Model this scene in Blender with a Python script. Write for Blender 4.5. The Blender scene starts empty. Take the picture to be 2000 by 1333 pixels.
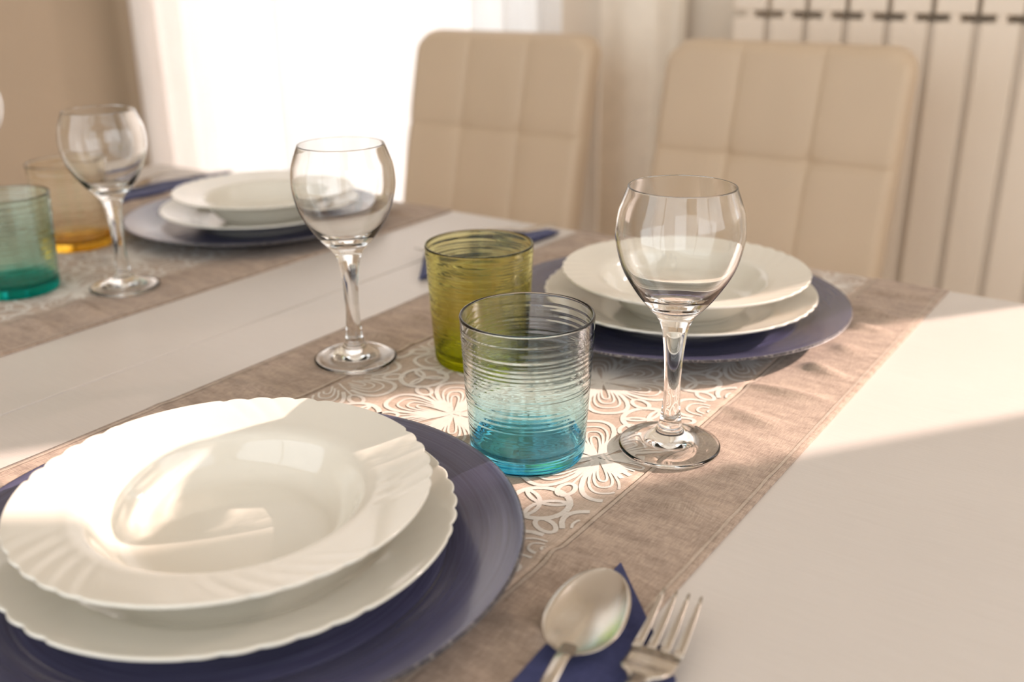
import bpy, bmesh, math, random
from mathutils import Vector, Matrix, noise
random.seed(7)
S = bpy.context.scene
C = S.collection
R = math.radians
ZT = 0.75                                   # table top height; X runs along the table, Y across it

# ------------------------------------------------------------------ camera
cd = bpy.data.cameras.new('camera'); cam = bpy.data.objects.new('camera', cd); C.objects.link(cam)
FW = Vector((-0.53743912, 0.76320615, -0.35871377)); RT = Vector((0.81975508, 0.5726295, -0.00985212)); UP = Vector((-0.19789089, 0.29935235, 0.93339561))
cam.matrix_world = Matrix(((RT.x, UP.x, -FW.x, 0), (RT.y, UP.y, -FW.y, 0), (RT.z, UP.z, -FW.z, ZT + 0.3233), (0, 0, 0, 1)))
cd.sensor_width = 36; cd.lens = 1940.4 / 2000 * 36; cd.clip_start = 0.02
cd.dof.use_dof = True; cd.dof.focus_distance = 0.672; cd.dof.aperture_fstop = 4.1
S.camera = cam

# ------------------------------------------------------------------ light
SUN_AZ, SUN_EL = R(54), R(25)
w = bpy.data.worlds.new('sky'); S.world = w; w.use_nodes = True
bg = w.node_tree.nodes['Background']; bg.inputs[0].default_value = (0.96, 1.0, 1.04, 1); bg.inputs[1].default_value = 2.45
sl = bpy.data.lights.new('sun', 'SUN'); sl.energy = 8.5; sl.angle = R(0.6); sl.color = (1.0, 0.79, 0.71)
so = bpy.data.objects.new('sun', sl); C.objects.link(so)
sd = Vector((math.cos(SUN_AZ) * math.cos(SUN_EL), math.sin(SUN_AZ) * math.cos(SUN_EL), math.sin(SUN_EL)))
so.location = sd * 6; so.rotation_euler = sd.to_track_quat('Z', 'Y').to_euler()
try: sl.cycles.is_caustics_light = True
except Exception: pass
S.view_settings.view_transform = 'Standard'; S.view_settings.look = 'None'
S.view_settings.exposure = 0.09; S.view_settings.gamma = 1.0; S.view_settings.use_curve_mapping = False
S.cycles.max_bounces = 12; S.cycles.transmission_bounces = 12; S.cycles.transparent_max_bounces = 24
S.cycles.glossy_bounces = 6; S.cycles.diffuse_bounces = 4
S.cycles.sample_clamp_indirect = 6.0; S.cycles.caustics_refractive = True; S.cycles.caustics_reflective = False
S.cycles.blur_glossy = 0.5; S.cycles.use_adaptive_sampling = True; S.cycles.adaptive_threshold = 0.04; S.cycles.adaptive_min_samples = 16

# ------------------------------------------------------------------ materials
def nt(name):
    m = bpy.data.materials.new(name); m.use_nodes = True
    t = m.node_tree; b = t.nodes['Principled BSDF']
    return m, t, b
def node(t, kind, **kw):
    n = t.nodes.new(kind)
    for k, v in kw.items():
        if k.startswith('_'): setattr(n, k[1:], v)
    return n
def coords(t, scale=(1, 1, 1), rot=(0, 0, 0)):
    tc = t.nodes.new('ShaderNodeTexCoord'); mp = t.nodes.new('ShaderNodeMapping')
    mp.inputs['Scale'].default_value = scale; mp.inputs['Rotation'].default_value = rot
    t.links.new(tc.outputs['Object'], mp.inputs['Vector']); return mp.outputs['Vector']
def noise_n(t, vec, scale, detail=3, rough=0.5):
    n = t.nodes.new('ShaderNodeTexNoise'); n.inputs['Scale'].default_value = scale
    n.inputs['Detail'].default_value = detail; n.inputs['Roughness'].default_value = rough
    t.links.new(vec, n.inputs['Vector']); return n.outputs['Fac']
def ramp(t, fac, stops):
    r = t.nodes.new('ShaderNodeValToRGB'); e = r.color_ramp.elements
    e[0].position, e[0].color = stops[0][0], (*stops[0][1], 1); e[1].position, e[1].color = stops[-1][0], (*stops[-1][1], 1)
    for p, c in stops[1:-1]:
        x = e.new(p); x.color = (*c, 1)
    t.links.new(fac, r.inputs['Fac']); return r.outputs['Color']
def bump(t, b, h, strength, dist):
    n = t.nodes.new('ShaderNodeBump'); n.inputs['Strength'].default_value = strength; n.inputs['Distance'].default_value = dist
    t.links.new(h, n.inputs['Height']); t.links.new(n.outputs['Normal'], b.inputs['Normal'])
def math_n(t, op, a, b_):
    n = t.nodes.new('ShaderNodeMath'); n.operation = op
    for i, x in enumerate((a, b_)):
        if isinstance(x, (int, float)): n.inputs[i].default_value = x
        else: t.links.new(x, n.inputs[i])
    return n.outputs[0]
def plain(name, col, rough=0.5, metal=0.0, spec=0.5, var=0.06, scale=6, bmp=0.0, bscale=200, bdist=0.0005):
    m, t, b = nt(name)
    v = coords(t); f = noise_n(t, v, scale)
    c = ramp(t, f, [(0.3, tuple(x * (1 - var) for x in col)), (0.7, tuple(min(1, x * (1 + var)) for x in col))])
    t.links.new(c, b.inputs['Base Color'])
    b.inputs['Roughness'].default_value = rough; b.inputs['Metallic'].default_value = metal; b.inputs['Specular IOR Level'].default_value = spec
    if bmp: bump(t, b, noise_n(t, v, bscale, 4), bmp, bdist)
    return m
M = {}
M['taupe_wall'] = plain('taupe_wall_paint', (0.39, 0.305, 0.215), 0.8, var=0.02, scale=3, bmp=0.1, bscale=300)
M['wall'] = plain('wall_paint', (0.79, 0.69, 0.57), 0.8, var=0.02, scale=3, bmp=0.1, bscale=300)
M['ceiling'] = plain('ceiling_paint', (0.86, 0.81, 0.74), 0.9, var=0.02)
M['white_frame'] = plain('white_lacquer', (0.80, 0.76, 0.70), 0.35, var=0.02)
M['radiator'] = plain('warm_light_enamel', (0.87, 0.745, 0.61), 0.38, var=0.015)  # warm bounced light is tinted into this enamel colour
M['leather'] = plain('cream_leatherette', (0.585, 0.45, 0.315), 0.5, var=0.03, scale=5, bmp=0.15, bscale=420, bdist=0.0006)
M['drape'] = plain('cream_drape_cloth', (0.94, 0.84, 0.71), 0.85, var=0.03, scale=30)
M['seam'] = plain('leatherette_thread', (0.60, 0.48, 0.35), 0.7)
M['chair_leg'] = plain('chrome_leg', (0.62, 0.60, 0.57), 0.2, metal=1.0)
M['porcelain'] = plain('white_opal_glass', (0.755, 0.715, 0.625), 0.09, var=0.015, scale=9)
M['porcelain'].node_tree.nodes['Principled BSDF'].inputs['Coat Weight'].default_value = 0.3
M['steel'] = plain('polished_steel', (0.60, 0.55, 0.49), 0.19, metal=1.0, var=0.03, scale=40)

# wooden floor (planks are below the table, out of view)
m, t, b = nt('oak_floor'); v = coords(t, (1, 8, 1)); f = noise_n(t, v, 5, 6, 0.6)
t.links.new(ramp(t, f, [(0.3, (0.46, 0.37, 0.28)), (0.7, (0.62, 0.52, 0.41))]), b.inputs['Base Color']); b.inputs['Roughness'].default_value = 0.4; M['floor'] = m
# white stained open-pored table wood, grain along X
m, t, b = nt('white_stained_wood'); v = coords(t, (4, 160, 4)); f = noise_n(t, v, 6, 5, 0.65)
v2 = coords(t, (1, 1, 1)); f2 = noise_n(t, v2, 5, 2)
mx = math_n(t, 'ADD', math_n(t, 'MULTIPLY', f, 0.6), math_n(t, 'MULTIPLY', f2, 0.4))
t.links.new(ramp(t, mx, [(0.35, (0.59, 0.535, 0.485)), (0.65, (0.645, 0.59, 0.54))]), b.inputs['Base Color'])
b.inputs['Roughness'].default_value = 0.36; bump(t, b, f, 0.22, 0.0004); M['table'] = m
# linen runner: threads across and along
def linen(name, c0, c1, bumpy=0.5):
    m, t, b = nt(name)
    a = noise_n(t, coords(t, (1, 14, 1)), 130, 3, 0.6)      # threads along X
    c = noise_n(t, coords(t, (14, 1, 1)), 130, 3, 0.6)      # threads along Y
    big = noise_n(t, coords(t, (3, 10, 1)), 9, 4)
    s = math_n(t, 'ADD', math_n(t, 'MULTIPLY', math_n(t, 'ADD', a, c), 0.36), math_n(t, 'MULTIPLY', big, 0.28))
    t.links.new(ramp(t, s, [(0.36, c0), (0.62, c1)]), b.inputs['Base Color'])
    b.inputs['Roughness'].default_value = 0.85; b.inputs['Specular IOR Level'].default_value = 0.15
    b.inputs['Sheen Weight'].default_value = 0.15
    bump(t, b, math_n(t, 'ADD', a, c), bumpy, 0.0008)
    return m
M['linen'] = linen('taupe_linen', (0.22, 0.155, 0.115), (0.57, 0.435, 0.335))
M['linen_center'] = linen('beige_linen', (0.35, 0.26, 0.19), (0.62, 0.49, 0.39), 0.4)
M['print'] = linen('white_lace_print', (0.63, 0.565, 0.49), (0.74, 0.68, 0.61), 0.25)
M['hem'] = linen('hem_thread', (0.36, 0.28, 0.21), (0.60, 0.48, 0.38), 0.5)
M['napkin'] = linen('navy_napkin', (0.028, 0.033, 0.095), (0.065, 0.072, 0.19), 0.35)
# spun blue charger: concentric brushed rings
m, t, b = nt('blue_spun_lacquer')
tc = t.nodes.new('ShaderNodeTexCoord'); sx = t.nodes.new('ShaderNodeSeparateXYZ'); t.links.new(tc.outputs['Object'], sx.inputs[0])
rr = math_n(t, 'SQRT', math_n(t, 'ADD', math_n(t, 'POWER', sx.outputs[0], 2.0), math_n(t, 'POWER', sx.outputs[1], 2.0)), 0.0)
an = math_n(t, 'ARCTAN2', sx.outputs[1], sx.outputs[0])
cb = t.nodes.new('ShaderNodeCombineXYZ'); t.links.new(math_n(t, 'MULTIPLY', rr, 520.0), cb.inputs[0]); t.links.new(math_n(t, 'ABSOLUTE', an, 0.0), cb.inputs[1])
rn = noise_n(t, cb.outputs[0], 1.0, 4, 0.7)
t.links.new(ramp(t, rn, [(0.3, (0.048, 0.046, 0.086)), (0.6, (0.080, 0.079, 0.150)), (0.75, (0.16, 0.162, 0.26))]), b.inputs['Base Color'])
b.inputs['Roughness'].default_value = 0.24; b.inputs['Metallic'].default_value = 0.0; b.inputs['Specular IOR Level'].default_value = 0.75; b.inputs['Coat Weight'].default_value = 0.35; b.inputs['Coat Roughness'].default_value = 0.12
bump(t, b, rn, 0.10, 0.0006); M['charger'] = m
m, t, b = nt('worn_charger_edge'); v = coords(t); f = noise_n(t, v, 420, 3, 0.7)
t.links.new(ramp(t, f, [(0.50, (0.035, 0.030, 0.034)), (0.72, (0.30, 0.27, 0.25))]), b.inputs['Base Color']); b.inputs['Roughness'].default_value = 0.4; M['charger_edge'] = m

def glass_mat(name, ior=1.48):
    m = bpy.data.materials.new(name); m.use_nodes = True; t = m.node_tree; t.nodes.clear()
    out = t.nodes.new('ShaderNodeOutputMaterial'); g = t.nodes.new('ShaderNodeBsdfGlass'); g.inputs['IOR'].default_value = ior; g.inputs['Roughness'].default_value = 0.0
    g.inputs['Color'].default_value = (0.99, 0.99, 0.985, 1); t.links.new(g.outputs[0], out.inputs[0]); return m
def tint_glass(name, stops, h=0.1024):
    """pressed glass whose tint deepens towards the thick base"""
    m = bpy.data.materials.new(name); m.use_nodes = True; t = m.node_tree; t.nodes.clear()
    out = t.nodes.new('ShaderNodeOutputMaterial')
    tc = t.nodes.new('ShaderNodeTexCoord'); sx = t.nodes.new('ShaderNodeSeparateXYZ'); t.links.new(tc.outputs['Object'], sx.inputs[0])
    col = ramp(t, math_n(t, 'DIVIDE', sx.outputs[2], h), stops)
    g = t.nodes.new('ShaderNodeBsdfGlass'); g.inputs['IOR'].default_value = 1.46; g.inputs['Roughness'].default_value = 0.0
    t.links.new(col, g.inputs['Color']); t.links.new(g.outputs[0], out.inputs[0]); return m
M['glass'] = glass_mat('clear_glass')
TINT = {'blue': [(0.0, (0.45, 0.82, 0.96)), (0.07, (0.66, 0.915, 0.97)), (0.13, (0.80, 0.95, 0.975)), (0.40, (0.875, 0.967, 0.972)), (0.60, (0.95, 0.98, 0.985)), (1.0, (0.98, 0.99, 0.99))],
        'olive': [(0.0, (0.74, 0.77, 0.10)), (0.12, (0.82, 0.83, 0.30)), (0.3, (0.90, 0.885, 0.58)), (1.0, (0.93, 0.915, 0.70))],
        'aqua': [(0.0, (0.10, 0.70, 0.70)), (0.10, (0.30, 0.80, 0.76)), (0.17, (0.84, 0.945, 0.90)), (1.0, (0.92, 0.965, 0.94))],
        'amber': [(0.0, (0.97, 0.76, 0.22)), (0.08, (0.97, 0.84, 0.48)), (0.14, (0.98, 0.94, 0.86)), (1.0, (0.985, 0.965, 0.92))]}
for k_, st in TINT.items(): M[k_] = tint_glass(k_ + '_ridged_glass', st)
# window pane: thin clear sheet
m = bpy.data.materials.new('window_glass'); m.use_nodes = True; t = m.node_tree; t.nodes.clear()
o_ = t.nodes.new('ShaderNodeOutputMaterial'); tr = t.nodes.new('ShaderNodeBsdfTransparent'); gl = t.nodes.new('ShaderNodeBsdfGlossy'); gl.inputs['Roughness'].default_value = 0.02
mx = t.nodes.new('ShaderNodeMixShader'); mx.inputs[0].default_value = 0.06
t.links.new(tr.outputs[0], mx.inputs[1]); t.links.new(gl.outputs[0], mx.inputs[2]); t.links.new(mx.outputs[0], o_.inputs[0]); M['pane'] = m
# sheer curtain: thin woven voile, scatters light through
m = bpy.data.materials.new('white_voile'); m.use_nodes = True; t = m.node_tree; t.nodes.clear()
o_ = t.nodes.new('ShaderNodeOutputMaterial'); df = t.nodes.new('ShaderNodeBsdfDiffuse'); tl = t.nodes.new('ShaderNodeBsdfTranslucent'); tr = t.nodes.new('ShaderNodeBsdfTransparent')
cw = ramp(t, noise_n(t, coords(t, (60, 60, 2)), 4), [(0.3, (0.86, 0.82, 0.78)), (0.7, (0.93, 0.90, 0.87))])
for n_ in (df, tl): t.links.new(cw, n_.inputs['Color'])
a1 = t.nodes.new('ShaderNodeMixShader'); a1.inputs[0].default_value = 0.29; a2 = t.nodes.new('ShaderNodeMixShader'); a2.inputs[0].default_value = 0.05
t.links.new(df.outputs[0], a1.inputs[1]); t.links.new(tl.outputs[0], a1.inputs[2]); t.links.new(a1.outputs[0], a2.inputs[1]); t.links.new(tr.outputs[0], a2.inputs[2])
t.links.new(a2.outputs[0], o_.inputs[0]); M['voile'] = m

# ------------------------------------------------------------------ helpers
def link(o, parent=None):
    C.objects.link(o)
    if parent: o.parent = parent
    return o
def tag(o, label, cat, group=None):
    o['label'] = label; o['category'] = cat
    if group: o['group'] = group
    return o
def empty(name, loc, rz=0.0):
    o = bpy.data.objects.new(name, None); o.empty_display_size = 0.05
    o.location = loc; o.rotation_euler = (0, 0, rz); return link(o)
def mesh_obj(name, verts, faces, mat, parent=None, smooth=False, loc=None):
    me = bpy.data.meshes.new(name); me.from_pydata([tuple(v) for v in verts], [], faces); me.update()
    if smooth:
        for p in me.polygons: p.use_smooth = True
    me.materials.append(M[mat]); o = bpy.data.objects.new(name, me)
    if loc: o.location = loc
    return link(o, parent)
def bm_obj(name, bm, mat, parent=None, smooth=False, loc=None):
    bmesh.ops.recalc_face_normals(bm, faces=bm.faces[:])
    me = bpy.data.meshes.new(name); bm.to_mesh(me); bm.free()
    if smooth:
        for p in me.polygons: p.use_smooth = True
    me.materials.append(M[mat]); o = bpy.data.objects.new(name, me)
    if loc: o.location = loc
    return link(o, parent)
def add_box(bm, x0, x1, y0, y1, z0, z1, bev=0.0, seg=2):
    r = bmesh.ops.create_cube(bm, size=1.0); vs = r['verts']
    for v in vs: v.co = Vector(((x0 + x1) / 2 + v.co.x * (x1 - x0), (y0 + y1) / 2 + v.co.y * (y1 - y0), (z0 + z1) / 2 + v.co.z * (z1 - z0)))
    if bev:
        es = list({e for v in vs for e in v.link_edges})
        bmesh.ops.bevel(bm, geom=es, offset=bev, segments=seg, profile=0.5, affect='EDGES')
def box(name, x0, x1, y0, y1, z0, z1, mat, parent=None, bev=0.0, seg=2):
    bm = bmesh.new(); add_box(bm, x0, x1, y0, y1, z0, z1, bev, seg); return bm_obj(name, bm, mat, parent, smooth=False)
def struct(o): o['kind'] = 'structure'; return o
def spline(pts, n=6):
    """Catmull-Rom through (r, z) points; a point repeated makes a corner"""
    out = []
    for i in range(len(pts) - 1):
        p0 = pts[max(i - 1, 0)]; p1 = pts[i]; p2 = pts[i + 1]; p3 = pts[min(i + 2, len(pts) - 1)]
        if p1 == p2: continue
        for k in range(n):
            u = k / n
            out.append(tuple(0.5 * (2 * b + (c - a) * u + (2 * a - 5 * b + 4 * c - d) * u * u + (3 * b - a - 3 * c + d) * u ** 3) for a, b, c, d in zip(p0, p1, p2, p3)))
    out.append(pts[-1]); return [(max(r, 0.0), z) for r, z in out]
def lathe_meshes(prof, nseg, parts, mat_of, deform=None):
    """one smooth body of revolution cut into open shells per part; shading normals stay continuous across the cuts"""
    verts = []; rows = []
    for i, (r, z) in enumerate(prof):
        if r < 1e-6: rows.append([len(verts)] * nseg); verts.append((0, 0, z)); continue
        row = []
        for k in range(nseg):
            th = 2 * math.pi * k / nseg
            r2, z2 = deform(th, i, r, z) if deform else (r, z)
            row.append(len(verts)); verts.append((r2 * math.cos(th), r2 * math.sin(th), z2))
        rows.append(row)
    def quads(i):
        a, b = rows[i], rows[i + 1]; fs = []
        for k in range(nseg):
            q = [a[k], a[(k + 1) % nseg], b[(k + 1) % nseg], b[k]]; f = []
            for x in q:
                if x not in f: f.append(x)
            if len(f) > 2: fs.append(tuple(f))
        return fs
    whole = bpy.data.meshes.new('whole'); allf = [f for i in range(len(rows) - 1) for f in quads(i)]
    whole.from_pydata(verts, [], allf); whole.update()
    vn = [0.0] * (3 * len(verts)); whole.vertices.foreach_get('normal', vn); bpy.data.meshes.remove(whole)
    res = {}
    for nm, spans in parts.items():
        fs = [f for a, b in spans for i in range(a, b) for f in quads(i)]
        used = sorted({x for f in fs for x in f}); mp = {x: j for j, x in enumerate(used)}
        me = bpy.data.meshes.new(nm); me.from_pydata([verts[x] for x in used], [], [tuple(mp[x] for x in f) for f in fs]); me.update()
        for p in me.polygons: p.use_smooth = True
        me.normals_split_custom_set_from_vertices([tuple(vn[3 * x:3 * x + 3]) for x in used])
        me.materials.append(M[mat_of[nm] if isinstance(mat_of, dict) else mat_of]); res[nm] = me
    return res
def place(name, meshes, loc, rz, label, cat, group=None):
    e = empty(name, loc, rz); tag(e, label, cat, group)
    for nm, me in meshes.items(): link(bpy.data.objects.new(nm, me), e)
    return e

# ------------------------------------------------------------------ the room
X0, X1, Y0, Y1, ZC = -3.02, 1.75, -1.9, 2.16, 2.75
struct(box('floor', X0 - .2, X1 + .2, Y0 - .2, Y1 + .2, -0.08, 0.0, 'floor'))
struct(box('ceiling', X0 - .2, X1 + .2, Y0 - .2, Y1 + .2, ZC, ZC + .08, 'ceiling'))
struct(box('wall_left', X0 - .15, X0, Y0 - .15, Y1 + .12, 0.0, ZC, 'taupe_wall'))
def wall_with_holes(name, xs, y0, y1, holes):
    """holes: (x0, x1, z0, z1) sorted along x, never overlapping"""
    bm = bmesh.new(); x = xs[0]
    for a, b_, z0, z1 in holes:
        add_box(bm, x, a, y0, y1, 0, ZC)
        if z0 > 0: add_box(bm, a, b_, y0, y1, 0, z0)
        add_box(bm, a, b_, y0, y1, z1, ZC); x = b_
    add_box(bm, x, xs[1], y0, y1, 0, ZC)
    return struct(bm_obj(name, bm, 'wall'))
WIN1 = (-2.80, -1.39, 0.02, 2.40); WIN2 = (0.40, 1.62, 0.95, 2.68); ADDED_WIN3 = (-2.85, 1.6, 0.02, 2.62)
wall_with_holes('wall_back', (X0, X1), Y1, Y1 + .12, [WIN1, WIN2])
wall_with_holes('wall_front', (X0, X1), Y0 - .15, Y0, [ADDED_WIN3])
def window(name, hole, y0, y1, cuts, stile=0.05, pane=True, edge=None):
    a, b_, z0, z1 = hole
    e = empty(name, ((a + b_) / 2, y0, z0)); struct(e); off = Vector(e.location)
    bm = bmesh.new(); ea, eb = edge or (a + stile, b_ - stile)
    for x0, x1 in [(a, ea), (eb, b_)] + cuts: add_box(bm, x0 - off.x, x1 - off.x, 0, y1 - y0, 0, z1 - z0)
    add_box(bm, ea - off.x, eb - off.x, 0, y1 - y0, 0, stile); add_box(bm, ea - off.x, eb - off.x, 0, y1 - y0, z1 - z0 - stile, z1 - z0)
    bm_obj('window_frame', bm, 'white_frame', e)
    if pane:
        xs = [ea] + [q for c in cuts for q in c] + [eb]
        for i in range(0, len(xs), 2): box('pane', xs[i] - off.x, xs[i + 1] - off.x, (y1 - y0) / 2 - .002, (y1 - y0) / 2 + .002, stile, z1 - z0 - stile, 'pane', e)
    lp = bpy.data.lights.new('sky_portal', 'AREA'); lp.shape = 'RECTANGLE'; lp.size = eb - ea; lp.size_y = z1 - z0; lp.cycles.is_portal = True
    lo = bpy.data.objects.new('sky_portal', lp); C.objects.link(lo); s = 1 if y0 > 0 else -1
    lo.location = ((ea + eb) / 2, y1 + .01 if s > 0 else y0 - .01, (z0 + z1) / 2); lo.rotation_euler = (R(90), 0, 0 if s > 0 else R(180))
    lo.rotation_euler = Vector((0, s, 0)).to_track_quat('Z', 'Y').to_euler()
    return e
bm = bmesh.new(); W4 = (-0.9, 1.3, 0.85, 2.5)
for y0_, y1_, z0_, z1_ in ((Y0 - .15, W4[0], 0, ZC), (W4[1], Y1 + .12, 0, ZC), (W4[0], W4[1], 0, W4[2]), (W4[0], W4[1], W4[3], ZC)): add_box(bm, X1, X1 + .15, y0_, y1_, z0_, z1_)
struct(bm_obj('wall_right', bm, 'wall'))
w4 = struct(empty('added_window_4', (X1 + .05, .2, W4[2]))); bm = bmesh.new()  # unseen window added in the right wall to brighten the radiator and back wall
for y0_, y1_, z0_, z1_ in ((-1.1, -1.04, 0, 1.65), (1.04, 1.1, 0, 1.65), (-.03, .03, .06, 1.59), (-1.04, 1.04, 0, .06), (-1.04, 1.04, 1.59, 1.65)): add_box(bm, 0, .05, y0_, y1_, z0_, z1_)
bm_obj('window_frame', bm, 'white_frame', w4)
for y0_, y1_ in ((-1.04, -.03), (.03, 1.04)): box('pane', .023, .027, y0_, y1_, .06, 1.59, 'pane', w4)
lp = bpy.data.lights.new('sky_portal', 'AREA'); lp.shape = 'RECTANGLE'; lp.size = 1.65; lp.size_y = 2.2; lp.cycles.is_portal = True
lo = bpy.data.objects.new('sky_portal', lp); C.objects.link(lo); lo.location = (X1 + .16, .2, W4[2] + .825); lo.rotation_euler = (0, R(90), 0)
window('window_1', WIN1, Y1 + .05, Y1 + .10, [(-2.15, -2.10)], pane=True)
window('window_2', WIN2, Y1 + .05, Y1 + .09, [], pane=False)
window('added_window_3', ADDED_WIN3, Y0 - .10, Y0 - .05, [(-0.64, -0.56)], pane=True)  # unseen opening behind the camera, added and widened as fill for the room
struct(box('baseboard_back', -1.30, X1, Y1 - .015, Y1, 0.0, 0.08, 'white_frame'))

# sheer curtain: irregular vertical folds
def curtain(name, x0, x1, y, z0, z1, label):
    n = int((x1 - x0) / 0.006); vs = []; fs = []; ph = 0.0
    for i in range(n + 1):
        x = x0 + (x1 - x0) * i / n
        ph += 0.006 * (52 + 26 * noise.noise(Vector((x * 3.1, 4.0, 0))))
        amp = 0.022 + 0.012 * noise.noise(Vector((x * 2.3, 0, 9)))
        for k in range(9):
            z = z0 + (z1 - z0) * k / 8; s = 1.0 + 0.25 * (1 - k / 8)
            vs.append((x + 0.006 * math.sin(ph * 2 + k * .2), y + amp * s * math.sin(ph + 0.06 * k), z))
    for i in range(n):
        for k in range(8): fs.append((i * 9 + k, (i + 1) * 9 + k, (i + 1) * 9 + k + 1, i * 9 + k + 1))
    e = empty(name, ((x0 + x1) / 2, y, z0)); tag(e, label, 'curtain')
    vs = [(a - (x0 + x1) / 2, b - y, c - z0) for a, b, c in vs]
    mesh_obj('voile_panel', vs, fs, 'voile', e, smooth=True)
    return e
curtain('sheer_curtain', -2.97, -1.30, 2.06, 0.02, 2.58, 'white sheer curtain glowing in front of the bright window')
curtain('sheer_curtain', 0.26, 0.483, 2.06, 0.05, 2.62, 'white sheer curtain at the sunny window, gathered nearest the radiator')
curtain('sheer_curtain', 0.503, 0.595, 2.06, 0.05, 2.62, 'narrow strip of white sheer curtain left of the gap that lets the sun in')
curtain('sheer_curtain', 0.862, 1.68, 2.06, 0.05, 2.62, 'white sheer curtain at the sunny window, right of the gap')
def drape(name, pts, z0, z1, label):
    cx = pts[0][0]; e = empty(name, (cx, 2.06, z0)); tag(e, label, 'curtain')
    P = []
    for i in range(len(pts) - 1):
        for k in range(8):
            u = k / 8; u2 = u * u * (3 - 2 * u); P.append((pts[i][0] + (pts[i + 1][0] - pts[i][0]) * u, pts[i][1] + (pts[i + 1][1] - pts[i][1]) * u2))
    P.append(pts[-1]); n = len(P); vs = []
    for k in range(5): vs += [(x - cx, y - 2.06, (z1 - z0) * k / 4) for x, y in P]
    fs = [(k * n + i, k * n + i + 1, (k + 1) * n + i + 1, (k + 1) * n + i) for k in range(4) for i in range(n - 1)]
    o = mesh_obj('drape_panel', vs, fs, 'drape', e, smooth=True); sm_ = o.modifiers.new('thickness', 'SOLIDIFY'); sm_.thickness = .003; sm_.offset = 1
drape('side_drape', [(-1.21, 2.09), (-1.17, 2.035), (-1.10, 2.015), (-1.045, 2.025), (-1.018, 2.085), (-1.012, 2.12)], 0.02, 2.58, 'plain cream side drape hanging between the two chairs')
cr = empty('curtain_rod', (-2.0, 2.08, 2.60)); tag(cr, 'slim white curtain rod above the sheer curtain', 'curtain rod')
bm = bmesh.new(); bmesh.ops.create_cone(bm, cap_ends=True, segments=16, radius1=.012, radius2=.012, depth=2.02, matrix=Matrix.Rotation(R(90), 4, 'Y')); bm_obj('rod', bm, 'white_frame', cr)
for sx_ in (-.8, .8): box('bracket', sx_ - .01, sx_ + .01, 0, .08, -.015, .015, 'white_frame', cr)
cr = empty('curtain_rod', (0.97, 2.08, 2.64)); tag(cr, 'slim white curtain rod above the sunny window right of the radiator', 'curtain rod')
bm = bmesh.new(); bmesh.ops.create_cone(bm, cap_ends=True, segments=16, radius1=.012, radius2=.012, depth=1.50, matrix=Matrix.Rotation(R(90), 4, 'Y')); bm_obj('rod', bm, 'white_frame', cr)
for sx_ in (-.7, .7): box('bracket', sx_ - .01, sx_ + .01, 0, .08, -.015, .015, 'white_frame', cr)

# radiator: aluminium sections, each with front plate, rib and cap
rad = empty('radiator', (-0.875, 2.05, 0.16)); tag(rad, 'sectional radiator with warm light put into its colour, on the wall behind the right chair', 'radiator')
def rad_section():
    bm = bmesh.new(); w_ = .080; g = .0065
    top = ZT + 0.207 - 0.16
    add_box(bm, g, w_ - g, 0, .006, 0.0, top, .0025, 2)                   # front plate
    add_box(bm, w_ / 2 - .005, w_ / 2 + .005, 0.001, .012, top - .01, top + .024)   # rib bridging the slot
    add_box(bm, 0.0, w_, .013, .019, 0.0, top - .004)                     # recessed web seen in the gaps
    add_box(bm, w_ / 2 - .009, w_ / 2 + .009, .004, .075, 0.02, top + .05)   # core
    add_box(bm, 0.0, w_, .028, .062, 0.03, 0.075); add_box(bm, 0.0, w_, .028, .062, top - .06, top - .015)   # headers
    add_box(bm, g, w_ - g, .074, .080, 0.0, top, .0025, 2)
    bmesh.ops.recalc_face_normals(bm, faces=bm.faces[:])
    me = bpy.data.meshes.new('section'); bm.to_mesh(me); bm.free(); me.materials.append(M['radiator'])
    bm = bmesh.new()
    add_box(bm, g * .6, w_ - g * .6, 0, .010, top + .013, top + .062, .004, 2)        # lip in front of the slot
    add_box(bm, g * .6, w_ - g * .6, .003, .085, top + .050, top + .064, .004, 2)      # top vane
    bmesh.ops.recalc_face_normals(bm, faces=bm.faces[:])
    cap = bpy.data.meshes.new('top_cap'); bm.to_mesh(cap); bm.free(); cap.materials.append(M['radiator']); return me, cap
rs, rcap = rad_section()
for k in range(14):
    o = bpy.data.objects.new('section', rs); o.location = (k * .080, 0, 0); link(o, rad); link(bpy.data.objects.new('top_cap', rcap), o)

# ------------------------------------------------------------------ table
TX0, TX1, TY0, TY1 = -1.48, 0.10, 0.07, 1.054; GROOVE = -0.7213
tb = empty('dining_table', ((TX0 + TX1) / 2, (TY0 + TY1) / 2, 0)); tag(tb, 'white stained wooden dining table with a seam across its top', 'table')
ox, oy = tb.location.x, tb.location.y
for a, b_ in ((TX0, GROOVE - .0006), (GROOVE + .0006, TX1)):
    bm = bmesh.new(); add_box(bm, a - ox, b_ - ox, TY0 - oy, TY1 - oy, ZT - .035, ZT, .0016, 2); bm_obj('table_leaf', bm, 'table', tb)
bm = bmesh.new()
for a in ((TX0 + .06, TX1 - .06, TY0 + .05, TY0 + .07), (TX0 + .06, TX1 - .06, TY1 - .07, TY1 - .05), (TX0 + .05, TX0 + .07, TY0 + .06, TY1 - .06), (TX1 - .07, TX1 - .05, TY0 + .06, TY1 - .06)):
    add_box(bm, a[0] - ox, a[1] - ox, a[2] - oy, a[3] - oy, ZT - .115, ZT - .035)
bm_obj('apron', bm, 'table', tb)
for lx in (TX0 + .05, TX1 - .05):
    for ly in (TY0 + .05, TY1 - .05): box('leg', lx - .035 - ox, lx + .035 - ox, ly - .035 - oy, ly + .035 - oy, 0, ZT - .035, 'table', tb, .003)

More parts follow.
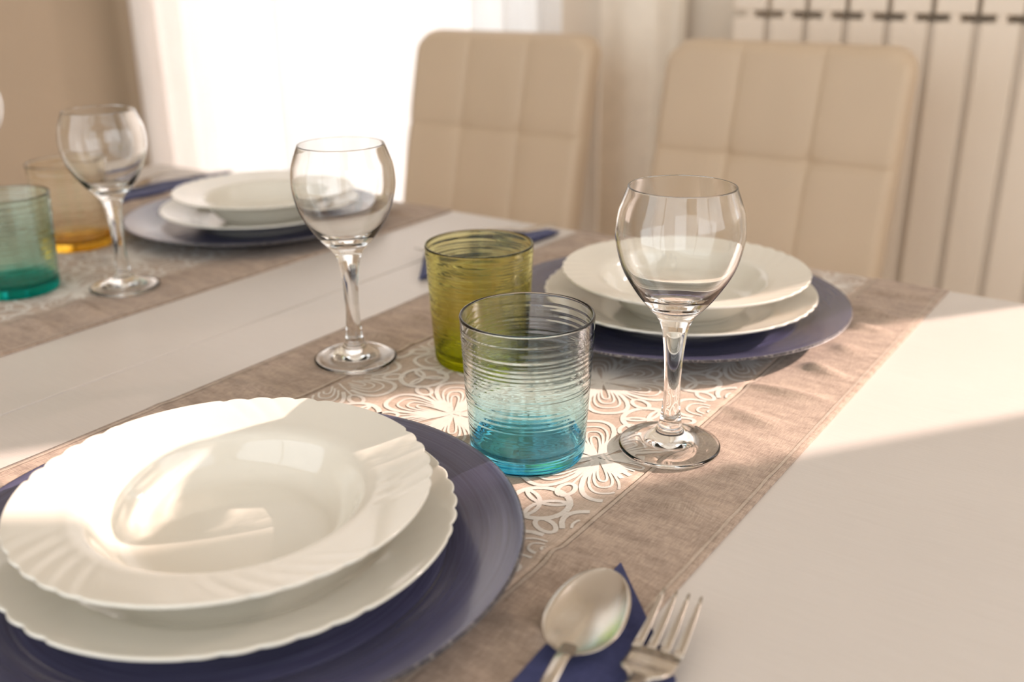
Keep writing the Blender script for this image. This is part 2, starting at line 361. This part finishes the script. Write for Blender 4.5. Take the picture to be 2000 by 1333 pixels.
# ------------------------------------------------------------------ chairs
def chair_meshes():
    """local frame: seat centre at origin on the floor, +Y is the back; faces -Y"""
    W, T, H0, H1 = .44, .062, .44, .935
    res = []
    def back_pos(s, q, d):       # s across -1..1, q height 0..1, d depth 0 front .. 1 back
        z = H0 + (H1 - H0) * q
        lean = (z - H0) / (H1 - H0)
        return z, .185 + .085 * lean + .02 * lean * lean
    nx, nz = 60, 66; vs = []; fs = []
    cols = [-1 / 3, 1 / 3]; rows_ = [.615, .205]
    def front(sx, q):
        x = sx * W / 2; z, y = back_pos(sx, q, 0)
        # rounded outline
        e = 0.0
        dx = 1 - abs(sx); dz = (1 - q) * (H1 - H0) / (W / 2)
        ex = min(dx / .085, 1.0); ez = min(dz / .10, 1.0)
        roll = (1 - math.sqrt(max(0, 1 - (1 - ex) ** 2))) * .020 + (1 - math.sqrt(max(0, 1 - (1 - ez) ** 2))) * .020
        puff = 0.0
        for c in cols: puff += .0035 * math.exp(-((sx - c) * W / 2 / .004) ** 2) + .0025 * math.exp(-((sx - c) * W / 2 / .022) ** 2)
        for r_ in rows_: puff += .0035 * math.exp(-((q - r_) * (H1 - H0) / .004) ** 2) + .0025 * math.exp(-((q - r_) * (H1 - H0) / .022) ** 2)
        for c in cols:
            for r_ in rows_: puff += .004 * math.exp(-(((sx - c) * W / 2) ** 2 + ((q - r_) * (H1 - H0)) ** 2) / .012 ** 2)
        return x, y + roll + min(puff, .012), z
    def adapt(n, marks, lo, hi, rad):     # sample positions crowding around the seams
        base = [lo + (hi - lo) * i / n for i in range(n + 1)]
        extra = [mk + rad * k / 4 for mk in marks for k in range(-4, 5)] 
        ends = [lo + (hi - lo) * .085 * k / 8 * .5 for k in range(9)] + [hi - (hi - lo) * .085 * k / 8 * .5 for k in range(9)]
        return sorted({round(min(max(x, lo), hi), 5) for x in base + extra + ends})
    SX = adapt(30, cols, -1, 1, .06); SQ = adapt(30, rows_, 0, 1, .03)
    idx = {}
    def corner(sx, q):     # clip the two top corners to an arc
        x = sx * W / 2; z = H0 + (H1 - H0) * q; r = .045
        cx, cz = W / 2 - r, H1 - r
        if abs(x) > cx and z > cz:
            dx, dz = abs(x) - cx, z - cz; m_ = max(dx, dz); l = math.hypot(dx, dz)
            if l > 0: f_ = m_ / l; dx, dz = dx * f_, dz * f_
            return math.copysign(cx + dx, x) / (W / 2), (cz + dz - H0) / (H1 - H0)
        return sx, q
    for i, sx in enumerate(SX):
        for j, q in enumerate(SQ):
            s2, q2 = corner(sx, q); x, y, z = front(sx, q); z = H0 + (H1 - H0) * q2; x = s2 * W / 2
            idx[i, j, 0] = len(vs); vs.append((x, y, z))
    for i, sx in enumerate(SX):
        for j, q in enumerate(SQ):
            s2, q2 = corner(sx, q); x, y, z = front(sx, q); y0 = back_pos(sx, q, 0)[1]; z = H0 + (H1 - H0) * q2
            roll = y - y0; dx = 1 - abs(sx); dz = (1 - q) * (H1 - H0) / (W / 2); ex = min(dx / .085, 1.0); ez = min(dz / .10, 1.0)
            rl = (1 - math.sqrt(max(0, 1 - (1 - ex) ** 2))) * .020 + (1 - math.sqrt(max(0, 1 - (1 - ez) ** 2))) * .020
            idx[i, j, 1] = len(vs); vs.append((s2 * W / 2, y0 + T - min(rl, .022), z))
    I, J = len(SX) - 1, len(SQ) - 1
    for i in range(I):
        for j in range(J):
            fs.append((idx[i, j, 0], idx[i + 1, j, 0], idx[i + 1, j + 1, 0], idx[i, j + 1, 0]))
            fs.append((idx[i, j, 1], idx[i, j + 1, 1], idx[i + 1, j + 1, 1], idx[i + 1, j, 1]))
    for i in range(I):
        fs.append((idx[i, 0, 0], idx[i, 0, 1], idx[i + 1, 0, 1], idx[i + 1, 0, 0])); fs.append((idx[i, J, 0], idx[i + 1, J, 0], idx[i + 1, J, 1], idx[i, J, 1]))
    for j in range(J):
        fs.append((idx[0, j, 0], idx[0, j + 1, 0], idx[0, j + 1, 1], idx[0, j, 1])); fs.append((idx[I, j, 0], idx[I, j, 1], idx[I, j + 1, 1], idx[I, j + 1, 0]))
    me = bpy.data.meshes.new('backrest'); me.from_pydata(vs, [], fs); me.update()
    for p in me.polygons: p.use_smooth = True
    me.materials.append(M['leather']); res.append(('backrest', me))
    bm = bmesh.new(); add_box(bm, -.22, .22, -.22, .235, .40, .47, .022, 4); bmesh.ops.recalc_face_normals(bm, faces=bm.faces[:])
    me = bpy.data.meshes.new('seat'); bm.to_mesh(me); bm.free(); me.materials.append(M['leather']); res.append(('seat', me))
    for sx in (-1, 1):
        for sy in (-1, 1):
            bm = bmesh.new(); add_box(bm, sx * .19 - .014, sx * .19 + .014, sy * .19 - .014, sy * .19 + .014, 0, .402, .003)
            me = bpy.data.meshes.new('leg'); bm.to_mesh(me); bm.free(); me.materials.append(M['chair_leg']); res.append(('leg', me))
    return res
CM = chair_meshes()
def chair(x, y, rz, label):
    e = empty('dining_chair', (x, y, 0), rz); tag(e, label, 'chair', 'cream dining chairs')
    for nm, me in CM: link(bpy.data.objects.new(nm, me), e)
chair(-1.230, 1.42, R(0), 'cream tufted leatherette chair standing in front of the sheer curtain')
chair(-0.632, 1.42, R(0), 'cream tufted leatherette chair standing in front of the radiator')

# ------------------------------------------------------------------ runners
def creases(seed, x0, x1):
    """cross creases per border: (middle x, y, tilt, half length, height, width)"""
    rnd = random.Random(seed); out = []
    for xm, sgn in ((x0 + .045, -1), (x1 - .042, 1)):
        y = .10
        while y < 1.04:
            out.append((xm + rnd.uniform(-.015, .012), y, rnd.uniform(-.22, .10), rnd.uniform(.030, .055), rnd.uniform(.0025, .0070), rnd.uniform(.006, .010))); y += rnd.uniform(.045, .095)
    return out
def cloth_h(x, y, cr_, seed):
    h = .0012 + .0012 * max(0.0, noise.noise(Vector((x * 7 + seed, y * 14, seed)))) 
    for xm, ym, tl, hl, ht, wd in cr_:
        dy = y - ym - tl * (x - xm)
        if abs(dy) < .04:
            t_ = abs(x - xm) / hl
            if t_ < 1: h += ht * (1 - t_ * t_) ** 2 * math.exp(-(dy / wd) ** 2)
    return h
def runner(name, x0, x1, y0, y1, b0, b1, seed, label, flats):
    """three strips: border, printed middle, border; b0/b1 are the inner seams"""
    crs = creases(seed, x0, x1); cx, cy = (x0 + x1) / 2, (y0 + y1) / 2
    e = empty(name, (cx, cy, ZT)); tag(e, label, 'table runner', 'table runners')
    def hgt(x, y):
        h = cloth_h(x, y, crs, seed)
        for fx, fy, fr in flats:       # pressed flat under plates and glasses
            d = math.hypot(x - fx, y - fy); s = min(1, max(0, (d - fr) / .02)); s = s * s * (3 - 2 * s)
            h = .0012 + (h - .0012) * s
        return h
    def strip(nm, a, b_, mat, lift=0.0, dx=.004, thick=True):
        nx = max(2, int((b_ - a) / dx)); ny = int((y1 - y0) / .0025); vs = []; fs = []
        for i in range(nx + 1):
            for j in range(ny + 1):
                x = a + (b_ - a) * i / nx; y = y0 + (y1 - y0) * j / ny; vs.append((x - cx, y - cy, hgt(x, y) + lift))
        for i in range(nx):
            for j in range(ny): fs.append((i * (ny + 1) + j, (i + 1) * (ny + 1) + j, (i + 1) * (ny + 1) + j + 1, i * (ny + 1) + j + 1))
        if thick:
            per = [i * (ny + 1) for i in range(nx + 1)] + [nx * (ny + 1) + j for j in range(1, ny + 1)] + [i * (ny + 1) + ny for i in range(nx - 1, -1, -1)] + [j for j in range(ny - 1, 0, -1)]
            base = len(vs)
            for p in per: vs.append((vs[p][0], vs[p][1], .0002))
            L = len(per)
            for k in range(L): fs.append((per[k], base + k, base + (k + 1) % L, per[(k + 1) % L]))
        return mesh_obj(nm, vs, fs, mat, e, smooth=True)
    bands = [strip('border_band', x0, b0 - .0012, 'linen', .0005), strip('border_band', b1 + .0012, x1, 'linen', .0005)]
    panel = strip('printed_panel', b0, b1, 'linen_center', .0)
    for k, (a, b_) in enumerate(((b0 - .0042, b0 - .0016), (b1 + .0016, b1 + .0042), (x0 + .004, x0 + .0062), (x1 - .0062, x1 - .004))):
        strip('stitching', a, b_, 'hem', .0009, dx=.002, thick=False).parent = bands[k % 2]
    return panel, hgt, cx, cy
def lace(e, hgt, cx, cy, x0, x1, y0, y1, lx, ly):
    """white printed lace: flowers on a triangular lattice, rings between them"""
    vs, fs = [], []; cnt = [0]
    def ribbon(pts, wd):
        run = []; cnt[0] += 1; dz = .0003 + (cnt[0] % 30) * .000008
        def flush():
            if len(run) > 1:
                base = len(vs); n = len(run)
                for i, p in enumerate(run):
                    a = run[max(i - 1, 0)]; b_ = run[min(i + 1, n - 1)]; d = Vector((b_[0] - a[0], b_[1] - a[1]))
                    if d.length == 0: d = Vector((1, 0))
                    d.normalize(); nx_, ny_ = -d.y * wd / 2, d.x * wd / 2
                    for s in (-1, 1):
                        x, y = p[0] + s * nx_, p[1] + s * ny_
                        vs.append((x - cx, y - cy, hgt(x, y) + dz))
                for i in range(n - 1): fs.append((base + 2 * i, base + 2 * i + 1, base + 2 * i + 3, base + 2 * i + 2))
            run.clear()
        for p in pts:
            if x0 + .003 < p[0] < x1 - .003 and y0 + .004 < p[1] < y1 - .004: run.append(p)
            else: flush()
        flush()
    def arc(c, r, a0, a1, wd, n=20, sq=1.0, rot=0.0):
        P = []
        for k in range(n + 1):
            a = a0 + (a1 - a0) * k / n; px, py = r * math.cos(a), r * sq * math.sin(a)
            P.append((c[0] + px * math.cos(rot) - py * math.sin(rot), c[1] + px * math.sin(rot) + py * math.cos(rot)))
        ribbon(P, wd)
    def petal(c, a, r0, r1, half, wd, n=16):      # pointed loop from r0 to r1 around direction a
        P = []
        for k in range(2 * n + 1):
            u = k / n; s = 1 if u <= 1 else -1; u = u if u <= 1 else 2 - u
            rr_ = r0 + (r1 - r0) * u; off = s * half * math.sin(math.pi * u ** .8)
            P.append((c[0] + rr_ * math.cos(a) - off * math.sin(a), c[1] + rr_ * math.sin(a) + off * math.cos(a)))
        ribbon(P, wd)
    def fan(c, a, r1, half, wd, n=18):            # rounded loop standing on the centre
        P = []
        for k in range(n + 1):
            u = -1 + 2 * k / n; an = a + u * half; rr_ = r1 * math.sqrt(max(0, 1 - abs(u) ** 3.0)); P.append((c[0] + max(rr_, .005) * math.cos(an), c[1] + max(rr_, .005) * math.sin(an)))
        ribbon(P, wd)
    pu, pv = .127, .1147
    for i in range(-6, 8):
        for j in range(-7, 8):
            fx = lx + pu * (i + (.5 if j % 2 else 0)); fy = ly + pv * j
            if not (x0 - .07 < fx < x1 + .07 and y0 - .07 < fy < y1 + .07): continue
            for k in range(6):
                a = k * math.pi / 3 + .10
                fan((fx, fy), a, .0585, .47, .0036); fan((fx, fy), a, .049, .36, .0019); fan((fx, fy), a, .041, .26, .0019); fan((fx, fy), a, .033, .16, .0017)
                a2 = a + math.pi / 6
                arc((fx + .0505 * math.cos(a2), fy + .0505 * math.sin(a2)), .0085, 0, 2 * math.pi, .0032, 20, .62, a2)
                ribbon([(fx + q * math.cos(a2), fy + q * math.sin(a2)) for q in (.002, .014, .026, .042)], .0018)
            arc((fx, fy), .003, 0, 2 * math.pi, .005, 10)
            for s in (1, -1):      # ring at the middle of each lattice triangle
                gx, gy = fx, fy + s * pu / math.sqrt(3)
                arc((gx, gy), .0190, 0, 2 * math.pi, .0042, 28)
                for k in range(3):
                    a = k * 2 * math.pi / 3 + (math.pi / 2 if s > 0 else -math.pi / 2) + math.pi
                    arc((gx + .0185 * math.cos(a), gy + .0185 * math.sin(a)), .0185, a + math.pi - 1.05, a + math.pi + 1.05, .0030, 12)
    mesh_obj('lace_print', vs, fs, 'print', e, smooth=True)
SET = {'near': ((-.4123, .3095), (-.4122, .3099), (-.4125, .3080)), 'right': ((-.3939, .8236), (-.3850, .8210), (-.3803, .8215)), 'far': ((-.9974, .845), (-.990, .848), (-.985, .850))}
GLASS = [(-.2703, .5742), (-.5677, .5721), (-.9132, .5862), (-1.322, .664)]
TUMB = [(-.349, .5135), (-.4805, .6365), (-1.003, .521), (-1.112, .661)]
flats = [(c[0][0], c[0][1], .150) for c in SET.values()] + [(x, y, .036) for x, y in GLASS] + [(x, y, .04) for x, y in TUMB]
RY0, RY1 = TY0 + .004, TY1 - .0025
e1, h1, rx, ry = runner('table_runner', -.6337, -.1907, RY0, RY1, -.5484, -.2674, 1.7, 'taupe linen runner with white lace print under the blue and olive tumblers', flats)
lace(e1, h1, rx, ry, -.5484, -.2674, RY0, RY1, -.4304, .5333)
e2, h2, rx, ry = runner('table_runner', -1.281, -.8379, RY0, RY1, -1.1957, -.9147, 5.3, 'taupe linen runner with white lace print under the aqua and amber tumblers', flats)
lace(e2, h2, rx, ry, -1.1957, -.9147, RY0, RY1, -1.078, .552)
ZR = ZT + .0019                                    # top of the flattened cloth

# ------------------------------------------------------------------ plates
NS = 360
def lobes(th, c0, groups=5, lobe=R(8), half=R(21)):
    """0..1 scallop strength: groups of five lobes with plain arcs between"""
    per = 2 * math.pi / groups; d = (th - c0 + per / 2) % per - per / 2
    m_ = min(1, max(0, (half - abs(d)) / R(2.5))); m_ = m_ * m_ * (3 - 2 * m_)
    s = abs(math.sin(math.pi * (d + half) / lobe)) ** .75
    return m_ * (1 - s)           # 1 in the notches
def plate(profile, marks, Rr, rflute, c0, amp, swirl, flute):
    prof = spline(profile, 5)
    def deform(th, i, r, z):
        wgt = min(1, max(0, (r - rflute) / (Rr - rflute))); wgt = wgt * wgt
        th2 = th + swirl * (Rr - r) / (Rr - rflute)
        s = lobes(th2, c0)
        return r - amp * s * wgt, z - flute * s * wgt ** .6 * (1 if r > rflute else 0)
    # cut where the rim begins (top) and ends (underside)
    up = next(i for i, p in enumerate(prof) if p[0] >= rflute); dn = max(i for i, p in enumerate(prof) if p[0] >= rflute)
    n = len(prof) - 1
    return lathe_meshes(prof, NS, {'rim': [(up, dn)], 'well': [(0, up), (dn, n)]}, 'porcelain', deform)
dinner = plate([(0, .0052), (.03, .0052), (.060, .0054), (.074, .0064), (.084, .0102), (.092, .0145), (.104, .0180), (.117, .0218), (.1248, .0246), (.1264, .0246), (.1266, .0232), (.1245, .0218), (.116, .0184), (.104, .0145), (.092, .0107), (.083, .0060), (.074, .0028), (.072, .0004), (.069, .0002), (.066, .0022), (.05, .0022), (.02, .0022), (0, .0022)], None, .1266, .088, R(42), .0021, R(10), .0006)
soup = plate([(0, .0066), (.03, .0066), (.050, .0070), (.0595, .0092), (.0660, .0150), (.0712, .0240), (.0755, .0308), (.0810, .0335), (.090, .0352), (.102, .0376), (.1125, .0398), (.1142, .0400), (.1146, .0388), (.1125, .0372), (.102, .0348), (.090, .0322), (.0805, .0302), (.0745, .0262), (.069, .018), (.0625, .0092), (.054, .0036), (.052, .0004), (.049, .0002), (.0465, .0026), (.03, .0026), (0, .0026)], None, .1146, .079, R(50), .0019, R(14), .0007)
cp = spline([(0, .0060), (.05, .0060), (.112, .0062), (.122, .0072), (.132, .0110), (.148, .0165), (.160, .0198), (.1642, .0206), (.1650, .0202), (.1650, .0188), (.1638, .0178), (.148, .0138), (.132, .0082), (.120, .0032), (.112, .0006), (.108, .0002), (.100, .0018), (.05, .0018), (0, .0018)], 5)
ia = next(i for i, p in enumerate(cp) if p[0] >= .1640); ib = max(i for i, p in enumerate(cp) if p[0] >= .1638)
iw = next(i for i, p in enumerate(cp) if p[0] >= .120); iv = max(i for i, p in enumerate(cp) if p[0] >= .120)
charger = lathe_meshes(cp, 256, {'well': [(0, iw), (iv, len(cp) - 1)], 'rim': [(iw, ia), (ib, iv)], 'worn_edge': [(ia, ib)]}, {'well': 'charger', 'rim': 'charger', 'worn_edge': 'charger_edge'})
words = {'near': 'nearest the camera, beside the spoon and fork', 'right': 'behind the wine glass, in front of the chair by the radiator', 'far': 'at the back left, beyond the middle wine glass'}
words2 = {'near': 'in the large foreground setting', 'right': 'in the setting before the right chair', 'far': 'in the blurred setting by the curtain'}
for k, (c, d, s) in SET.items():
    zc = ZR; rot = {'near': 0, 'right': R(19), 'far': R(200)}[k]
    place('charger_plate', charger, (c[0], c[1], zc), rot, 'round blue charger plate ' + words2[k], 'charger plate', 'blue charger plates')
    place('dinner_plate', dinner, (d[0], d[1], zc + .0061), rot, 'white scalloped dinner plate under the soup plate ' + words2[k], 'plate', 'white dinner plates')
    place('soup_plate', soup, (s[0], s[1], zc + .0061 + .0052), rot, 'white scalloped soup plate on top ' + words2[k], 'soup plate', 'white soup plates')

# ------------------------------------------------------------------ wine glasses
def sm(pts, n): return spline(pts, n)
o_foot = sm([(0, .0036), (.012, .0034), (.025, .0018), (.0322, .0001), (.0345, .0006), (.0354, .0022), (.0345, .0040), (.030, .0056), (.0225, .0076), (.0158, .0103), (.0112, .0132)], 5)
o_stem = sm([(.0112, .0132), (.0092, .0158), (.0083, .0180), (.0072, .0235), (.0062, .033), (.0056, .0466), (.0059, .058), (.0066, .0694), (.0077, .080), (.0089, .0879), (.0103, .0925)], 5)
o_bowl = sm([(.0103, .0925), (.0135, .0985), (.0206, .1061), (.0285, .1165), (.0362, .1296), (.0402, .1422), (.0420, .1539), (.0410, .1668), (.0386, .1748), (.0352, .1840), (.0349, .1852), (.0344, .1854), (.0340, .1847), (.0372, .1747), (.0397, .1667), (.0408, .1539), (.0390, .1424), (.0349, .1302), (.0270, .1180), (.0180, .1095), (.0090, .1058), (.0, .1048)], 5)
gp = o_foot[:-1] + o_stem[:-1] + o_bowl; nf = len(o_foot) - 1; ns_ = nf + len(o_stem) - 1
wine = lathe_meshes(gp, 96, {'foot': [(0, nf)], 'stem': [(nf, ns_)], 'bowl': [(ns_, len(gp) - 1)]}, 'glass')
gl_lab = ['clear stemmed wine glass in sharp focus at the right, beside the blue tumbler', 'clear stemmed wine glass standing alone left of the olive tumbler', 'blurred clear wine glass beside the aqua tumbler', 'clear wine glass cut off by the left picture edge']
for (x, y), lb in zip(GLASS, gl_lab):
    on1 = -.6337 < x < -.1907 or -1.281 < x < -.8379
    e = place('wine_glass', wine, (x, y, ZR + .0003 if on1 else ZT + .0003), 0, lb, 'wine glass', 'wine glasses')
# ------------------------------------------------------------------ tumblers
def tumbler(mat, seed):
    outer = [(0, .0016), (.02, .0016), (.033, .0010), (.0368, .0001), (.0384, .0008), (.0392, .0030)]
    pr = sm(outer, 4); n_o = len(pr)
    nw = 150
    for k in range(1, nw + 1):
        z = .0030 + (.1002 - .0030) * k / nw; pr.append((.0392 + (.0453 - .0392) * (z / .1024) ** .9, z))
    i_top0 = len(pr) - 1
    pr += [(.0453, .1014), (.0448, .1023), (.0440, .1024), (.0434, .1016)]
    i_top1 = len(pr)
    for k in range(0, 41):
        z = .1000 - (.1000 - .0130) * k / 40; pr.append((.0433 - (.0433 - .0372) * (1 - (z / .1000)), z))
    i_in = len(pr) - 1
    pr += sm([(.0372, .0130), (.0350, .0100), (.030, .0088), (.015, .0084), (0, .0083)], 4)[1:]
    # spun ridges, each wandering a little around the glass
    rnd = random.Random(seed); z = .006; ridges = []
    while z < .096:
        ridges.append((z, rnd.uniform(.4, 1.0), rnd.uniform(0, 6.28), rnd.uniform(-.0008, .0008), rnd.choice((1, 1, 2, 3)), rnd.uniform(.0006, .0011))); z += rnd.uniform(.0017, .0036)
    def deform(th, i, r, z):
        if n_o <= i <= i_top0 and z < .0985:
            h = 0.0
            for z0, a, ph, tl, fr, wd in ridges:
                if abs(z - z0) < .005:
                    zz = z0 + tl * math.sin(th * fr + ph); h += a * math.exp(-((z - zz) / wd) ** 2) * (.65 + .35 * math.sin(2 * th + ph * 3))
            r += .00040 * h
        return r, z
    return lathe_meshes(pr, 144, {'ridged_wall': [(n_o - 1, i_top0 + 2)], 'inner_wall': [(i_top0 + 2, i_in)], 'base': [(0, n_o - 1), (i_in, len(pr) - 1)]}, mat, deform)
tl_lab = ['ridged blue glass tumbler in the middle, in front of the olive one', 'ridged olive green glass tumbler behind the blue one', 'ridged aqua glass tumbler at the left picture edge', 'pale amber glass tumbler behind the aqua one']
for i, ((x, y), mt) in enumerate(zip(TUMB, ('blue', 'olive', 'aqua', 'amber'))):
    place('tumbler', tumbler(mt, 11 + i), (x, y, ZR + .0003), R(37 * i), tl_lab[i], 'tumbler', 'coloured tumblers')

# ------------------------------------------------------------------ napkins and cutlery
def napkin_mesh(seed):
    """folded cloth, two leaves thick; local +Y runs towards the diner, apex at the origin"""
    poly = [(0, 0), (.070, .072), (.072, .14), (.050, .25), (.014, .25), (.003, .06)]
    bm = bmesh.new()
    for lay, (ins, z0, th) in enumerate(((0, .0002, .0017), (.0022, .0021, .0015))):
        cxp = sum(p[0] for p in poly) / 6; cyp = sum(p[1] for p in poly) / 6
        pp = [(x + (cxp - x) * ins / .05, y + (cyp - y) * ins / .05) for x, y in poly]
        bot = [bm.verts.new((x, y, z0)) for x, y in pp]; top = [bm.verts.new((x, y, z0 + th)) for x, y in pp]
        f1 = bm.faces.new(bot[::-1]); f2 = bm.faces.new(top)
        for k in range(6): bm.faces.new((bot[k], bot[(k + 1) % 6], top[(k + 1) % 6], top[k]))
    bmesh.ops.bevel(bm, geom=bm.edges[:], offset=.0005, segments=2, affect='EDGES')
    bmesh.ops.recalc_face_normals(bm, faces=bm.faces[:])
    me = bpy.data.meshes.new('napkin'); bm.to_mesh(me); bm.free(); me.materials.append(M['napkin']); return me
nap = napkin_mesh(1)
def tube_strip(sections, mat, name, parent, closed=True, nseg=None):
    """skin a list of equal-length rings (lists of points)"""
    vs = [p for s in sections for p in s]; n = len(sections[0]); fs = []
    for i in range(len(sections) - 1):
        for k in range(n): fs.append((i * n + k, i * n + (k + 1) % n, (i + 1) * n + (k + 1) % n, (i + 1) * n + k))
    fs.append(tuple(range(n))[::-1]); fs.append(tuple((len(sections) - 1) * n + k for k in range(n)))
    return mesh_obj(name, vs, fs, mat, parent, smooth=True)
def ring(y, z, hw, ht, crown=0.0, n=14, pw=2.6):
    out = []
    for k in range(n):
        a = 2 * math.pi * k / n; cx_, sx_ = math.cos(a), math.sin(a)
        x = hw * math.copysign(abs(cx_) ** (2 / pw), cx_); zz = ht * math.copysign(abs(sx_) ** (2 / pw), sx_)
        out.append((x, y, z + zz + crown * (1 - (x / max(hw, 1e-6)) ** 2)))
    return out
HAND = [(.000, .0118, .0040, .0021), (-.012, .0150, .0036, .0020), (-.03, .0165, .0036, .0018), (-.06, .0110, .0046, .0016), (-.09, .0036, .0066, .0015), (-.12, .0024, .0086, .0014), (-.135, .0022, .0084, .0013), (-.142, .0021, .0062, .0012), (-.145, .0021, .0025, .0010)]
def spoon(loc, rz, label, group, scale=1.0):
    """local +Y points to the tip; neck at the origin"""
    e = empty('spoon', loc, rz); tag(e, label, 'spoon', group)
    nu, nv = 40, 16; vs, fs = [], []; L, Wd, D = .076, .0206, .0064
    def outline(u):      # half width along the bowl, u 0 neck .. 1 tip
        q = 2 * u - 1; return Wd * math.sqrt(max(0, 1 - abs(q) ** 2.15)) * (1 - .10 * q) if 0 < u < 1 else 0.0
    rows = []
    for side in (0, 1):
        for i in range(nu + 1):
            u = i / nu; hw = max(outline(u), .0036 * max(0, 1 - u * 6)); row = []
            if u > .985: hw = max(hw, .0008)
            for j in range(nv + 1):
                s = -1 + 2 * j / nv; x = hw * s; depth = D * (1 - abs(s) ** 2.2) * max(0, math.sin(math.pi * min(1, max(0, u * .96 + .02)))) ** .8
                y = L * u + (0 if u < .9 else 0); rimz = .0112 - .0010 * u
                z = rimz - depth - (0.0009 if side else 0)
                row.append(len(vs)); vs.append((x, y, z))
            rows.append(row)
    for b0 in (0, nu + 1):
        for i in range(nu):
            for j in range(nv):
                a = rows[b0 + i][j], rows[b0 + i][j + 1], rows[b0 + i + 1][j + 1], rows[b0 + i + 1][j]
                fs.append(a if b0 == 0 else a[::-1])
    for i in range(nu):
        for j, fl in ((0, 0), (nv, 1)):
            a = (rows[i][j], rows[i + 1][j], rows[nu + 1 + i + 1][j], rows[nu + 1 + i][j]); fs.append(a if not fl else a[::-1])
    mesh_obj('bowl', vs, fs, 'steel', e, smooth=True)
    tube_strip([ring(.004 + y if y == 0 else y, z, hw, ht) for y, z, hw, ht in HAND], 'steel', 'handle', e)
    return e
def fork(loc, rz, label, group):
    e = empty('fork', loc, rz); tag(e, label, 'fork', group)
    # head: shoulders to tine roots, curved dish; local +Y to the tine tips
    secs = []
    for y, z, hw in ((.000, .0118, .0042), (.003, .0118, .0062), (.006, .0114, .0098), (.010, .0102, .0118), (.015, .0080, .0125), (.022, .0062, .0126), (.031, .0056, .0126)):
        secs.append(ring(y, z, hw, .0011, .0, 16, 4))
    tube_strip(secs, 'steel', 'head', e)
    for k in range(4):
        x = (-1.5 + k) * .0069; ss = []
        for u in [i / 8 for i in range(9)]:
            y = .0295 + .044 * u; z = .0056 + .0010 * u + .0052 * u * u; hw = .00235 - .0015 * u ** 1.3
            if u == 1: hw = .0006
            ss.append([(p[0] + x * (1 - .05 * u), p[1], p[2]) for p in ring(y, z, hw, .0011 - .0004 * u, 0, 12, 8)])
        tube_strip(ss, 'steel', 'tine', e)
    tube_strip([ring(.003 + y if y == 0 else y, z, hw, ht) for y, z, hw, ht in HAND], 'steel', 'handle', e)
    return e
def napkin(loc, rz, label):
    o = bpy.data.objects.new('napkin', nap); o.location = loc; o.rotation_euler = (0, 0, rz); link(o); return tag(o, label, 'napkin', 'navy napkins')
ZN = ZT + .0050
# the mesh's +Y runs to the diner: turn it by 180 degrees (mirrored by its own shape) for the near setting
def nap_xf(ax, ay, deg):
    return (ax, ay, ZN - .0022), R(deg)
CG = 'cutlery on napkins'
# near setting: apex away from the diner (+Y), diner at -Y; mirrored copy keeps the slanted edge on the right
me2 = nap.copy(); me2.name = 'napkin'
for v in me2.vertices: v.co.x = -v.co.x
me2.flip_normals()
def napkin_m(loc, rz, label):
    o = bpy.data.objects.new('napkin', me2); o.location = loc; o.rotation_euler = (0, 0, rz); link(o); return tag(o, label, 'napkin', 'navy napkins')
napkin_m((-.227, .427, ZN - .0022), R(180), 'folded navy napkin under the foreground spoon and fork')
spoon((-.2030, .3310, ZN - .001), R(15), 'polished steel spoon in the foreground on the navy napkin', CG)
fork((-.1660, .3320, ZN - .001), R(9.5), 'polished steel fork in the foreground beside the spoon', CG)
napkin_m((-.667, .775, ZN - .0022), R(-8), 'folded navy napkin behind the olive tumbler')
fork((-.698, .905, ZN - .001), R(168), 'steel fork on the napkin behind the olive tumbler', CG)
napkin_m((-1.265, .80, ZN - .0022), R(-3), 'folded navy napkin left of the plates at the back')
fork((-1.318, .92, ZN - .001), R(175), 'blurred steel fork on the napkin at the back left', CG)

# sunlight refracted by the clear glasses
for o in bpy.data.objects:
    if o.type == 'MESH':
        n = o.name.split('.')[0]
        if o.parent and o.parent.name.split('.')[0] in ('wine_glass',): o.cycles.is_caustics_caster = True
        elif n in ('printed_panel', 'border_band', 'lace_print', 'rim', 'well', 'table_leaf'): o.cycles.is_caustics_receiver = True
